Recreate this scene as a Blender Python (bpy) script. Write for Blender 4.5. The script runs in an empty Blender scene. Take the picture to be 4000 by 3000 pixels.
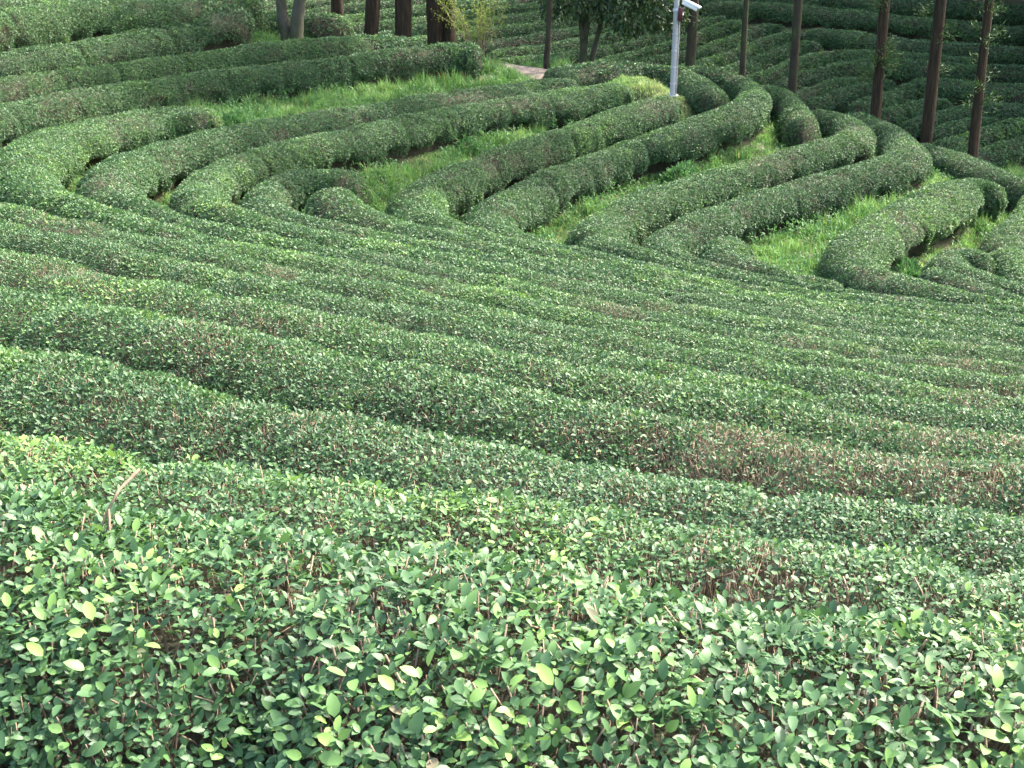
import bpy, math, random
import numpy as np
from mathutils import Vector, Matrix

# ------------------------------------------------------------------ camera, sky, sun, exposure
scene = bpy.context.scene
COL = scene.collection
PITCH = math.radians(20.0)
FPX = 4792.0                                   # focal length in pixels of the 4000 px wide photograph
cam = bpy.data.cameras.new('camera')
cam.sensor_width = 36.0
cam.lens = 36.0 * FPX / 4000.0
cam.clip_start = 0.05
cam.clip_end = 2000.0
cam_o = bpy.data.objects.new('camera', cam)
cam_o.location = (0, 0, 0)
cam_o.rotation_euler = (math.pi / 2 - PITCH, 0, 0)
COL.objects.link(cam_o)
scene.camera = cam_o

SUN_AZ, SUN_EL = math.radians(60), math.radians(49)
world = bpy.data.worlds.new('World')
scene.world = world
world.use_nodes = True
wn = world.node_tree
wn.nodes.clear()
w_out = wn.nodes.new('ShaderNodeOutputWorld')
w_bg = wn.nodes.new('ShaderNodeBackground')
w_sky = wn.nodes.new('ShaderNodeTexSky')
w_sky.sky_type = 'NISHITA'
w_sky.sun_disc = False
w_sky.sun_elevation = SUN_EL
w_sky.sun_rotation = SUN_AZ
w_sky.air_density = 1.0
w_sky.dust_density = 6.0
w_sky.ozone_density = 1.0
w_bg.inputs['Strength'].default_value = 0.15
wn.links.new(w_sky.outputs[0], w_bg.inputs[0])
wn.links.new(w_bg.outputs[0], w_out.inputs[0])

sd = Vector((math.sin(SUN_AZ) * math.cos(SUN_EL), math.cos(SUN_AZ) * math.cos(SUN_EL), math.sin(SUN_EL)))
sun = bpy.data.lights.new('sun', 'SUN')
sun.energy = 2.0
sun.angle = math.radians(0.5)
sun.color = (1.0, 0.95, 0.86)
sun_o = bpy.data.objects.new('sun', sun)
sun_o.rotation_euler = sd.to_track_quat('Z', 'Y').to_euler()
COL.objects.link(sun_o)
scene.view_settings.view_transform = 'Standard'
scene.view_settings.look = 'None'
scene.view_settings.exposure = 2.55
scene.view_settings.gamma = 1.0
scene.cycles.max_bounces = 6
scene.cycles.diffuse_bounces = 3
scene.cycles.glossy_bounces = 2
scene.cycles.transmission_bounces = 3
scene.cycles.transparent_max_bounces = 4
scene.cycles.use_adaptive_sampling = True

RNG = np.random.default_rng(7)
SP, CP = math.sin(PITCH), math.cos(PITCH)

# ------------------------------------------------------------------ helpers
def ray(u, v):
    dx, dy = (u - 2000.0) / FPX, -(v - 1500.0) / FPX
    return np.array([dx, dy * SP + CP, dy * CP - SP])

def at_z(u, v, z):
    d = ray(u, v)
    return d * (z / d[2])

def at_y(u, v, y):
    d = ray(u, v)
    return d * (y / d[1])

def at_hill(u, v):                              # the slope across the valley
    d = ray(u, v)
    t = (-5.0 - 0.24 * 40) / (d[2] - 0.24 * d[1])
    return d * t

def _hash(ix, iy, iz, seed):
    h = (ix * 374761393 + iy * 668265263 + iz * 1274126177 + seed * 974634631) & 0xFFFFFFFF
    h = ((h ^ (h >> 13)) * 1103515245) & 0xFFFFFFFF
    h = ((h ^ (h >> 15)) * 2246822519) & 0xFFFFFFFF
    return ((h ^ (h >> 16)) & 0xFFFF) / 65535.0

def vnoise(p, scale, seed=0):
    q = np.asarray(p, dtype=np.float64) * scale
    i = np.floor(q).astype(np.int64)
    f = q - i
    f = f * f * (3 - 2 * f)
    out = 0
    for a in (0, 1):
        for b in (0, 1):
            for c in (0, 1):
                w = (f[..., 0] if a else 1 - f[..., 0]) * (f[..., 1] if b else 1 - f[..., 1]) * (f[..., 2] if c else 1 - f[..., 2])
                out = out + w * _hash(i[..., 0] + a, i[..., 1] + b, i[..., 2] + c, seed)
    return out                                   # 0..1

def unit(v):
    return v / np.maximum(np.linalg.norm(v, axis=-1, keepdims=True), 1e-9)

class Geo:
    """collects vertices, faces (tris and quads), material slots and two float attributes"""
    def __init__(self):
        self.v, self.f3, self.f4, self.m3, self.m4, self.t, self.b = [], [], [], [], [], [], []
        self.n = 0
    def add(self, verts, tris=None, quads=None, mat=0, tint=None, brown=None):
        verts = np.asarray(verts, dtype=np.float32).reshape(-1, 3)
        k = len(verts)
        if tris is not None and len(tris):
            tris = np.asarray(tris, dtype=np.int64).reshape(-1, 3)
            self.f3.append(tris + self.n); self.m3.append(np.full(len(tris), mat))
        if quads is not None and len(quads):
            quads = np.asarray(quads, dtype=np.int64).reshape(-1, 4)
            self.f4.append(quads + self.n); self.m4.append(np.full(len(quads), mat))
        self.v.append(verts)
        self.t.append(np.zeros(k) + (0.5 if tint is None else tint))
        self.b.append(np.zeros(k) + (0.0 if brown is None else brown))
        self.n += k
    def build(self, name, mats, parent=None, smooth=True):
        me = bpy.data.meshes.new(name)
        V = np.concatenate(self.v)
        T = np.concatenate(self.f3) if self.f3 else np.zeros((0, 3), int)
        Q = np.concatenate(self.f4) if self.f4 else np.zeros((0, 4), int)
        me.vertices.add(len(V))
        me.vertices.foreach_set('co', V.ravel().astype(np.float32))
        loops = np.concatenate([T.ravel(), Q.ravel()]).astype(np.int32)
        me.loops.add(len(loops))
        me.loops.foreach_set('vertex_index', loops)
        tot = np.concatenate([np.full(len(T), 3), np.full(len(Q), 4)]).astype(np.int32)
        st = np.concatenate([[0], np.cumsum(tot)[:-1]]).astype(np.int32)
        me.polygons.add(len(tot))
        me.polygons.foreach_set('loop_start', st)
        me.polygons.foreach_set('loop_total', tot)
        mi = np.concatenate(self.m3 + self.m4).astype(np.int32) if False else np.concatenate(
            ([np.concatenate(self.m3)] if self.m3 else []) + ([np.concatenate(self.m4)] if self.m4 else [])).astype(np.int32)
        me.polygons.foreach_set('material_index', mi)
        me.polygons.foreach_set('use_smooth', np.full(len(tot), smooth))
        a = me.attributes.new('tint', 'FLOAT', 'POINT'); a.data.foreach_set('value', np.concatenate(self.t).astype(np.float32))
        a = me.attributes.new('brown', 'FLOAT', 'POINT'); a.data.foreach_set('value', np.concatenate(self.b).astype(np.float32))
        for m in (mats if isinstance(mats, (list, tuple)) else [mats]):
            me.materials.append(m)
        me.update()
        me.validate()
        o = bpy.data.objects.new(name, me)
        COL.objects.link(o)
        if parent is not None:
            o.parent = parent
            o.matrix_parent_inverse = parent.matrix_basis.inverted()
        return o

def tag(o, label=None, cat=None, group=None, kind=None):
    if label: o['label'] = label
    if cat: o['category'] = cat
    if group: o['group'] = group
    if kind: o['kind'] = kind
    return o

def empty(name, loc):
    o = bpy.data.objects.new(name, None)
    o.location = loc
    o.empty_display_size = 0.2
    COL.objects.link(o)
    return o

def tube(geo, pts, radii, seg=8, mat=0, wob=0.0, seed=0, tint=0.5, brown=0.0, cap=True, flute=0.0):
    pts = np.asarray(pts, float); radii = np.asarray(radii, float); n = len(pts)
    tan = unit(np.gradient(pts, axis=0))
    ref = np.where(np.abs(tan[:, 2:3]) > 0.9, np.array([[1.0, 0, 0]]), np.array([[0, 0, 1.0]]))
    a = unit(np.cross(tan, ref)); b = np.cross(tan, a)
    th = np.linspace(0, 2 * np.pi, seg, endpoint=False)
    r = radii[:, None] * np.ones(seg)[None]
    if flute:
        r = r * (1 + flute * np.sin(th * 5 + seed)[None] + flute * 0.6 * np.sin(th * 9 + 2 * seed)[None])
    P = pts[:, None] + a[:, None] * (np.cos(th)[None, :, None] * r[..., None]) + b[:, None] * (np.sin(th)[None, :, None] * r[..., None])
    if wob:
        P = P + unit(P - pts[:, None]) * ((vnoise(P, 7.0, seed)[..., None] - 0.5) * 2 * wob * radii[:, None, None])
    q = []
    idx = np.arange(n * seg).reshape(n, seg)
    A = idx[:-1]; B = np.roll(idx, -1, 1)[:-1]; C = np.roll(idx, -1, 1)[1:]; D = idx[1:]
    q = np.stack([A, B, C, D], -1).reshape(-1, 4)
    V = P.reshape(-1, 3)
    tr = None
    if cap:
        V = np.concatenate([V, pts[-1:]])
        e = idx[-1]
        tr = np.stack([e, np.roll(e, -1), np.full(seg, n * seg)], -1)
    geo.add(V, tr, q, mat, tint, brown)

def box(geo, c, sx, sy, sz, R=None, mat=0, bev=0.0):
    """box with chamfered edges"""
    b = min(bev, sx * .45, sy * .45, sz * .45)
    h = np.array([sx, sy, sz]) / 2
    vs = []; ids = {}
    for ax in range(3):
        for s in (-1, 1):
            o1, o2 = (ax + 1) % 3, (ax + 2) % 3
            for (p, q) in ((-1, -1), (1, -1), (1, 1), (-1, 1)):
                v = np.zeros(3); v[ax] = s * h[ax]; v[o1] = p * (h[o1] - b); v[o2] = q * (h[o2] - b)
                sg = [0, 0, 0]; sg[ax] = s; sg[o1] = p; sg[o2] = q
                ids[(ax, tuple(sg))] = len(vs); vs.append(v)
    quads, tris = [], []
    for ax in range(3):
        o1, o2 = (ax + 1) % 3, (ax + 2) % 3
        for s in (-1, 1):
            f = []
            for (p, q) in ((-1, -1), (1, -1), (1, 1), (-1, 1)):
                sg = [0, 0, 0]; sg[ax] = s; sg[o1] = p; sg[o2] = q
                f.append(ids[(ax, tuple(sg))])
            quads.append(f if s > 0 else f[::-1])
    if b > 0:
        for ax in range(3):                       # edges along ax
            o1, o2 = (ax + 1) % 3, (ax + 2) % 3
            for p in (-1, 1):
                for q in (-1, 1):
                    s0 = [0, 0, 0]; s0[ax] = -1; s0[o1] = p; s0[o2] = q
                    s1 = list(s0); s1[ax] = 1
                    f = [ids[(o1, tuple(s0))], ids[(o1, tuple(s1))], ids[(o2, tuple(s1))], ids[(o2, tuple(s0))]]
                    quads.append(f if p * q < 0 else f[::-1])
        for sx_ in (-1, 1):
            for sy_ in (-1, 1):
                for sz_ in (-1, 1):
                    f = [ids[(k, (sx_, sy_, sz_))] for k in range(3)]
                    tris.append(f if sx_ * sy_ * sz_ > 0 else f[::-1])
    V = np.array(vs)
    if R is not None: V = V @ np.array(R).T
    geo.add(V + np.array(c), tris, quads, mat)

# ------------------------------------------------------------------ materials
def nt(m):
    m.use_nodes = True
    t = m.node_tree
    t.nodes.clear()
    return t, t.nodes, t.links

def ramp(nodes, stops):
    r = nodes.new('ShaderNodeValToRGB')
    e = r.color_ramp.elements
    e[0].position, e[0].color = stops[0][0], (*stops[0][1], 1)
    e[1].position, e[1].color = stops[-1][0], (*stops[-1][1], 1)
    for p, c in stops[1:-1]:
        x = e.new(p); x.color = (*c, 1)
    return r

def leaf_material(name, stops, brown=(0.20, 0.165, 0.105), rough=0.42, transl=0.28, spec=0.5, sat_noise=True):
    m = bpy.data.materials.new(name)
    t, N, L = nt(m)
    out = N.new('ShaderNodeOutputMaterial')
    at = N.new('ShaderNodeAttribute'); at.attribute_name = 'tint'
    ab = N.new('ShaderNodeAttribute'); ab.attribute_name = 'brown'
    r = ramp(N, stops)
    L.new(at.outputs['Fac'], r.inputs[0])
    mx = N.new('ShaderNodeMix'); mx.data_type = 'RGBA'
    mx.inputs['B'].default_value = (*brown, 1)
    L.new(ab.outputs['Fac'], mx.inputs['Factor']); L.new(r.outputs[0], mx.inputs['A'])
    p = N.new('ShaderNodeBsdfPrincipled')
    p.inputs['Roughness'].default_value = rough
    p.inputs['Specular IOR Level'].default_value = spec
    L.new(mx.outputs['Result'], p.inputs['Base Color'])
    tr = N.new('ShaderNodeBsdfTranslucent')
    hs = N.new('ShaderNodeHueSaturation'); hs.inputs['Value'].default_value = 1.5; hs.inputs['Saturation'].default_value = 1.1; hs.inputs['Hue'].default_value = 0.485
    L.new(mx.outputs['Result'], hs.inputs['Color']); L.new(hs.outputs[0], tr.inputs['Color'])
    ms = N.new('ShaderNodeMixShader'); ms.inputs[0].default_value = transl
    L.new(p.outputs[0], ms.inputs[1]); L.new(tr.outputs[0], ms.inputs[2]); L.new(ms.outputs[0], out.inputs[0])
    return m

def noise_material(name, stops, scale=8.0, rough=0.9, bump=0.3, detail=8.0, stretch=(1, 1, 1), spec=0.2, bscale=None):
    m = bpy.data.materials.new(name)
    t, N, L = nt(m)
    out = N.new('ShaderNodeOutputMaterial')
    tc = N.new('ShaderNodeTexCoord'); mp = N.new('ShaderNodeMapping')
    mp.inputs['Scale'].default_value = stretch
    L.new(tc.outputs['Object'], mp.inputs[0])
    n = N.new('ShaderNodeTexNoise'); n.inputs['Scale'].default_value = scale; n.inputs['Detail'].default_value = detail; n.inputs['Roughness'].default_value = 0.65
    L.new(mp.outputs[0], n.inputs['Vector'])
    r = ramp(N, stops); L.new(n.outputs['Fac'], r.inputs[0])
    p = N.new('ShaderNodeBsdfPrincipled'); p.inputs['Roughness'].default_value = rough; p.inputs['Specular IOR Level'].default_value = spec
    L.new(r.outputs[0], p.inputs['Base Color'])
    if bump:
        n2 = N.new('ShaderNodeTexNoise'); n2.inputs['Scale'].default_value = bscale or scale * 3; n2.inputs['Detail'].default_value = 6
        L.new(mp.outputs[0], n2.inputs['Vector'])
        b = N.new('ShaderNodeBump'); b.inputs['Strength'].default_value = bump; b.inputs['Distance'].default_value = 0.03
        L.new(n2.outputs['Fac'], b.inputs['Height']); L.new(b.outputs[0], p.inputs['Normal'])
    L.new(p.outputs[0], out.inputs[0])
    return m

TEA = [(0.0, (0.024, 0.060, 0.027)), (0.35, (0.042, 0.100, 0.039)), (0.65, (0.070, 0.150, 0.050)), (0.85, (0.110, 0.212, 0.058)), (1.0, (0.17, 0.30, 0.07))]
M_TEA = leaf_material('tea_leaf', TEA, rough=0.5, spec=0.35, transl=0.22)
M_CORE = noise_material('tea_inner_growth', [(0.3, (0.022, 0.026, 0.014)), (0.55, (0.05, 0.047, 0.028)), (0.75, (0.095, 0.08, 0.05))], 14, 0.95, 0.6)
M_TWIG = noise_material('tea_twig', [(0.3, (0.12, 0.09, 0.06)), (0.55, (0.24, 0.185, 0.125)), (0.8, (0.36, 0.285, 0.2))], 9, 0.8, 0.2)
M_GROUND = noise_material('soil_and_litter', [(0.25, (0.03, 0.035, 0.018)), (0.5, (0.055, 0.065, 0.028)), (0.75, (0.10, 0.09, 0.055))], 3.5, 0.95, 0.5)
M_PATH = noise_material('trodden_earth', [(0.3, (0.10, 0.078, 0.062)), (0.55, (0.16, 0.13, 0.105)), (0.8, (0.22, 0.185, 0.15))], 6, 0.95, 0.4)
M_GRASS = leaf_material('grass_blade', [(0, (0.05, 0.125, 0.036)), (0.4, (0.09, 0.205, 0.056)), (0.7, (0.14, 0.275, 0.08)), (1, (0.22, 0.32, 0.115))], (0.33, 0.27, 0.14), 0.5, 0.35, 0.35)
M_BARK_RED = noise_material('cedar_bark', [(0.3, (0.012, 0.010, 0.007)), (0.5, (0.030, 0.021, 0.013)), (0.75, (0.085, 0.05, 0.028))], 5, 0.9, 0.9, 8, (4, 4, 0.35), 0.2, 14)
M_BARK_MOSS = noise_material('mossy_bark', [(0.28, (0.018, 0.016, 0.011)), (0.5, (0.04, 0.033, 0.022)), (0.62, (0.034, 0.045, 0.018)), (0.8, (0.085, 0.07, 0.05))], 3, 0.9, 0.7, 8, (2, 2, 0.6), 0.2, 12)
M_BARK_PALE = noise_material('pale_bark', [(0.25, (0.035, 0.031, 0.023)), (0.45, (0.045, 0.053, 0.026)), (0.6, (0.078, 0.07, 0.055)), (0.8, (0.14, 0.125, 0.10))], 2.2, 0.85, 0.5, 8, (1, 1, 0.6), 0.25, 10)
M_CEDAR = leaf_material('cedar_needles', [(0, (0.012, 0.032, 0.012)), (0.5, (0.028, 0.062, 0.02)), (1, (0.06, 0.115, 0.03))], rough=0.6, transl=0.12, spec=0.3)
M_BROAD = leaf_material('broad_leaf', [(0, (0.016, 0.036, 0.016)), (0.5, (0.034, 0.072, 0.026)), (1, (0.095, 0.155, 0.042))], rough=0.5, transl=0.2, spec=0.35)
M_YOUNG = leaf_material('willowy_leaf', [(0, (0.07, 0.12, 0.03)), (0.5, (0.13, 0.20, 0.042)), (1, (0.22, 0.29, 0.07))], rough=0.5, transl=0.4, spec=0.3)
M_WEED = leaf_material('weed_leaf', [(0, (0.035, 0.095, 0.035)), (0.5, (0.06, 0.155, 0.05)), (1, (0.11, 0.22, 0.075))], rough=0.5, transl=0.35, spec=0.3)

# ------------------------------------------------------------------ the rows of tea, traced as crests: image point, height of the crest
def near(v2000, v4000):                           # the part of a row on the slope below the camera, right half
    g = 0.105 * (v4000 - v2000)
    mid = lambda f: v2000 + (v4000 - v2000) * f + g * 4 * f * (1 - f)
    return [(2500, mid(.25)), (3000, mid(.5)), (3500, mid(.75)), (4000, v4000)]

ROWS = []
def row(pts, zs, label, ext=(0, 0), w=0.66, h=0.8, where='field'):
    """pts: crest in photo pixels; zs: [(index, z)] of the crest; ext: metres of row beyond each end"""
    ROWS.append(dict(pts=pts, zs=zs, label=label, ext=ext, w=w, h=h, where=where))

row([(0, 2100), (630, 2225), (1260, 2320), (2000, 2440), (2830, 2570), (3460, 2640), (4000, 2700)], [(0, -1.21)],
    'nearest tea hedge filling the bottom of the view, big glossy leaves and bare cut twigs', (4, 4), 0.8)
row([(0, 1800), (630, 1910), (1260, 2020), (1730, 2067), (2520, 2110), (3150, 2187), (4000, 2290)], [(0, -1.72)],
    'second tea hedge from the camera, with a twiggy brown flank behind the nearest hedge', (4, 4), 0.72)
row([(0, 1414), (542, 1532), (1266, 1677), (2000, 1821), (2633, 1938), (3537, 2050), (4000, 2100)], [(0, -2.12)],
    'third tea hedge from the camera, mixed dark and pale leaves, open dark furrow beyond it', (4, 4), 0.72)
row([(0, 1155), (542, 1250), (1000, 1335), (2000, 1550), (2542, 1658), (2904, 1722), (3266, 1776), (3537, 1803), (4000, 1860)], [(0, -2.33)],
    'fourth tea hedge from the camera, crossing the whole view on the near slope', (4, 3))
row([(0, 1012), (362, 1089), (814, 1165), (1300, 1255), (2000, 1415)] + near(1415, 1745), [(0, -2.61)],
    'fifth tea hedge from the camera, bright fresh leaves at its left end', (4, 3))
row([(0, 890), (600, 1015), (1300, 1165), (2000, 1320)] + near(1320, 1645), [(0, -2.90)],
    'sixth tea hedge from the camera, running straight across the near slope', (4, 3))
row([(0, 815), (400, 905), (900, 1015), (1400, 1115), (2000, 1240)] + near(1240, 1565), [(0, -3.16)],
    'seventh tea hedge from the camera, the last that crosses without turning back at the left', (4, 3))
# rows that run up the near slope, turn at the valley line and come back along the far bank
row([(820, 426), (723, 416), (588, 427), (362, 472), (230, 500), (120, 545), (70, 610), (90, 680), (180, 745), (362, 810), (633, 890), (1000, 975), (1500, 1075), (2000, 1165)] + near(1165, 1500),
    [(0, -3.28), (2, -3.32), (6, -3.39)], 'tea hedge making the leftmost hairpin turn, far arm ending beside a bright weed clump', (0, 3), 0.72)
row([(2260, 309), (2170, 307), (1808, 353), (1447, 407), (1085, 461), (796, 524), (620, 560), (480, 610), (400, 670), (420, 725), (520, 785), (700, 850), (1000, 925), (1500, 1015), (2000, 1100)] + near(1100, 1440),
    [(0, -3.35), (2, -3.38), (5, -3.55), (8, -3.59)], 'hairpin tea hedge second from the left, far arm ending at the earth path', (0, 3), 0.72)
row([(2460, 328), (2405, 328), (2170, 362), (1808, 407), (1447, 488), (1085, 560), (930, 610), (800, 665), (745, 720), (800, 785), (1000, 850), (1500, 957), (2000, 1050)] + near(1050, 1390),
    [(0, -3.35), (2, -3.45), (5, -3.75), (8, -3.82)], 'hairpin tea hedge ending rounded on the dry grass left of the white pole', (0, 3), 0.72)
row([(1380, 690), (1302, 664), (1175, 665), (1060, 700), (1000, 750), (1050, 805), (1200, 860), (1500, 925), (2000, 1010)] + near(1010, 1350),
    [(0, -4.15), (3, -4.1), (5, -4.04)], 'tea hedge with a small low arch where it turns at the valley line', (0, 3), 0.6)
row([(1290, 718), (1300, 780), (1447, 840), (1718, 910), (2000, 975)] + near(975, 1315), [(0, -3.98), (1, -4.1), (2, -4.26)],
    'tea hedge starting in a round hump inside the small low arch', (0, 3), 0.6)
row([(2660, 369), (2600, 375), (2542, 389), (2407, 434), (2226, 497), (2000, 570), (1800, 640), (1650, 710), (1600, 770), (1660, 830), (1800, 890), (2000, 945)] + near(945, 1285),
    [(0, -3.4), (2, -3.5), (3, -3.65), (5, -4.05), (8, -4.47)], 'hairpin tea hedge ending at the foot of the white camera pole', (0, 3), 0.72)
row([(2768, 272), (2860, 284), (2930, 309), (2960, 352), (2900, 400), (2780, 440), (2650, 490), (2450, 560), (2200, 650), (2020, 730), (1910, 800), (1890, 850), (1960, 895), (2100, 935)] + near(930, 1258),
    [(0, -3.25), (3, -3.4), (4, -3.5), (6, -3.85), (7, -4.2), (9, -4.55), (11, -4.69)], 'long hairpin tea hedge bending round the grassy knoll behind the white pole', (1, 3), 0.72)
row([(3230, 432), (3290, 447), (3350, 475), (3360, 505), (3290, 530), (3175, 560), (2900, 640), (2630, 712), (2440, 790), (2310, 870), (2300, 910), (2400, 955)] + near(930, 1235)[1:],
    [(0, -4.0), (2, -4.1), (5, -4.25), (6, -4.5), (9, -4.85)], 'hairpin tea hedge curling over the knoll below a strip of tangled grass', (0.5, 3), 0.72)
row([(3400, 458), (3480, 490), (3550, 550), (3555, 590), (3470, 615), (3265, 670), (2995, 745), (2800, 810), (2650, 870), (2560, 930), (2580, 975), (2750, 1025), (3000, 1090)] + near(930, 1215)[2:],
    [(0, -4.25), (2, -4.4), (4, -4.5), (6, -4.8), (9, -5.0)], 'hairpin tea hedge with the wide bright grass pocket right in front of it', (1, 3), 0.72)
row([(2900, 925), (2820, 935), (2800, 972), (2900, 1015), (3100, 1070), (3300, 1112)], [(0, -5.05)],
    'short low tea hedge bordering the left side of the bright grass pocket', (0, 0), 0.5, 0.7)
row([(3905, 735), (3880, 703), (3817, 680), (3763, 693), (3700, 734), (3537, 807), (3380, 890), (3330, 950), (3325, 1000), (3420, 1060), (3600, 1115), (4000, 1195)],
    [(0, -4.92), (2, -4.75), (4, -4.85), (8, -5.1)], 'broad hairpin tea hedge right of the grass pocket, dark hollow under its flank', (0, 3), 0.75)
row([(3600, 1052), (3650, 1040), (3700, 1062), (3850, 1115), (4000, 1168)], [(0, -5.2)],
    'small low tea hedge starting in a hump above the near slope at the right', (0, 3), 0.5, 0.7)
row([(3850, 995), (3806, 965), (3740, 950), (3690, 975), (3700, 1008), (3764, 1040), (3890, 1090), (4000, 1125)], [(0, -5.28), (3, -5.33)],
    'tea hedge with a tight hooked end beside the grass gully at the right edge', (0, 3), 0.55)
row([(4000, 830), (3965, 900), (3945, 970), (3955, 1030), (4000, 1070)], [(0, -5.3), (3, -5.42), (4, -5.45)],
    'tea hedge bowed along the right edge beyond the grass gully', (3, 3), 0.6)
# rows of the knoll and the upper left bank
row([(2180, 262), (2350, 246), (2520, 240), (2640, 258), (2730, 305), (2795, 355)], [(0, -3.15), (2, -3.1), (3, -3.2), (4, -3.3), (5, -3.4)],
    'tea hedge rimming the dry grass knoll with a dark shaded inner side', (0.4, 0), 0.6, 0.85)
row([(2990, 330), (3050, 336), (3105, 380), (3130, 440), (3135, 470)], [(0, -3.5), (1, -3.6), (2, -3.7), (3, -3.85), (4, -3.9)],
    'short stubby tea hedge on the outer shoulder of the knoll, shade at its foot', (0.3, 0), 0.62, 0.9)
row([(3640, 572), (3760, 605), (3850, 640), (3960, 690), (4000, 715)], [(0, -4.85), (1, -4.95), (2, -5.05), (3, -5.2), (4, -5.25)],
    'dim tea hedge at the foot of the three right-hand trunks', (0.6, 3), 0.7)
row([(-150, 440), (0, 416), (271, 362), (542, 312), (904, 262), (1266, 226), (1537, 194), (1673, 174), (1790, 167), (1880, 172)], [(0, -3.1), (1, -3.1), (3, -3.0), (5, -2.8), (7, -2.6), (9, -2.62)],
    'long tea hedge along the upper bank with tall bright grass before its right end', (2, 0), 0.72, 0.9)
row([(-150, 335), (0, 312), (271, 271), (542, 240), (860, 190), (1085, 163), (1356, 146), (1537, 141), (1660, 150)], [(0, -2.78), (3, -2.65), (5, -2.4), (6, -2.38), (8, -2.52)],
    'long tea hedge running along the foot of the row of reddish trunks', (2, 0), 0.72, 0.9)
row([(-120, 215), (0, 200), (180, 175), (450, 145), (633, 105), (780, 62), (860, 30), (915, 17)], [(0, -2.32), (3, -2.2), (4, -2.05), (6, -1.65), (7, -1.6)],
    'tea hedge rising to a dark blunt end left of the pale twin trunk', (2, 0.3), 0.75, 1.0)
row([(960, 66), (1040, 48), (1130, 40), (1230, 43), (1310, 62)], [(0, -2.1), (2, -1.93), (4, -2.07)],
    'rounded dark tea hedge mound just behind the pale twin trunk', (0, 0), 0.8, 1.0)
row([(-120, 52), (0, 36), (226, 6), (362, -8), (560, -6), (700, 0), (830, -20)], [(0, -1.52), (2, -1.4), (3, -1.35), (5, -1.45), (6, -1.4)],
    'broad tea hedge in the upper left with a brownish sheared flank', (2, 2), 0.8, 1.1)
row([(-200, 5), (0, -8), (300, -25), (800, -40)], [(0, -1.5)],
    'dark tea hedge just showing in the top left corner', (2, 2), 0.8, 1.1)
# rows on the slope across the valley
H = 'hill'
row([(2750, 12), (2862, 7), (2970, 5), (3093, 20), (3200, 33), (3396, 51), (3494, 57), (3640, 76), (3827, 92), (4000, 106)], None,
    'shaded tea hedge across the valley, second below the top right edge', (0, 4), 0.62, 0.8, H)
row([(3200, -30), (3350, -15), (3480, 0), (3690, 4), (3827, 12), (4000, 26)], None,
    'topmost shaded tea hedge across the valley, cut by the top right edge', (2, 4), 0.62, 0.8, H)
row([(3130, 118), (3190, 110), (3317, 125), (3430, 143), (3513, 149), (3670, 160), (3827, 172), (4000, 184)], None,
    'shaded tea hedge across the valley, third below the top right edge', (0, 4), 0.62, 0.8, H)
row([(2930, 290), (3040, 262), (3133, 225), (3187, 203), (3298, 196), (3415, 197), (3630, 211), (3780, 229), (3820, 240)], None,
    'bent tea hedge across the valley ending short of the right edge', (0, 0), 0.6, 0.8, H)
row([(3030, 318), (3115, 290), (3205, 264), (3278, 243), (3376, 235), (3474, 235), (3611, 245), (3768, 258), (3846, 257), (4000, 262)], None,
    'bent tea hedge across the valley reaching the right edge', (0, 4), 0.6, 0.8, H)
row([(3080, 375), (3200, 327), (3278, 309), (3329, 300), (3365, 304), (3380, 315)], None,
    'short tea hedge across the valley ending left of the third trunk from the right', (0, 0), 0.55, 0.75, H)
row([(3150, 400), (3200, 380), (3278, 349), (3357, 333), (3411, 315), (3466, 309), (3498, 323)], None,
    'short tea hedge across the valley passing behind the third trunk from the right', (0, 0), 0.55, 0.75, H)
row([(3330, 404), (3396, 388), (3450, 372), (3553, 325), (3592, 309), (3670, 308), (3827, 321), (4000, 337)], None,
    'tea hedge across the valley with a brown sheared bend between two right-hand trunks', (0, 4), 0.6, 0.8, H)
row([(3443, 437), (3513, 415), (3592, 396), (3650, 380), (3690, 386), (3710, 409)], None,
    'short tea hedge across the valley ending behind the second trunk from the right', (0, 0), 0.55, 0.75, H)
row([(3533, 474), (3631, 450), (3709, 427), (3788, 404), (3866, 396), (4000, 407)], None,
    'tea hedge across the valley sweeping to the right edge behind the last trunk', (0, 4), 0.58, 0.8, H)
row([(3635, 505), (3709, 486), (3788, 458), (3846, 450), (3885, 462), (3900, 480)], None,
    'short tea hedge across the valley with a blunt end right of the last trunk', (0, 0), 0.52, 0.75, H)
row([(3643, 556), (3709, 545), (3788, 521), (3905, 482), (3964, 466), (4000, 464)], None,
    'tea hedge near the valley bottom, second from the bottom at the right edge', (0, 4), 0.55, 0.75, H)
row([(3700, 612), (3811, 586), (3905, 568), (4000, 537)], None,
    'lowest tea hedge in the valley bottom at the right edge', (0, 4), 0.55, 0.75, H)
row([(2220, 262), (2318, 240), (2500, 199), (2627, 163), (2680, 145), (2731, 127), (2825, 83), (2883, 74), (2910, 80)], None,
    'tea hedge across the valley passing behind the camera pole to a rounded end', (0, 0), 0.6, 0.8, H)
row([(2731, 78), (2800, 65), (2843, 72)], None,
    'very short tea hedge across the valley right of the trunk behind the camera pole', (0.6, 0), 0.55, 0.75, H)
row([(2450, 250), (2572, 220), (2680, 200), (2731, 184), (2825, 155), (2934, 112), (2999, 87), (3042, 90), (3060, 106)], None,
    'tea hedge across the valley ending rounded between the two thin trunks', (0, 0), 0.6, 0.8, H)
row([(2640, 265), (2728, 239), (2825, 217), (2898, 188), (2970, 155), (3079, 123), (3105, 122)], None,
    'tea hedge across the valley ending at the fourth trunk from the right', (0, 0), 0.6, 0.8, H)
row([(2750, 295), (2825, 268), (2901, 239), (2970, 224), (3042, 192), (3129, 161), (3169, 161), (3203, 181)], None,
    'tea hedge across the valley with blunt end right of the fourth trunk from the right', (0, 0), 0.6, 0.8, H)
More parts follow.
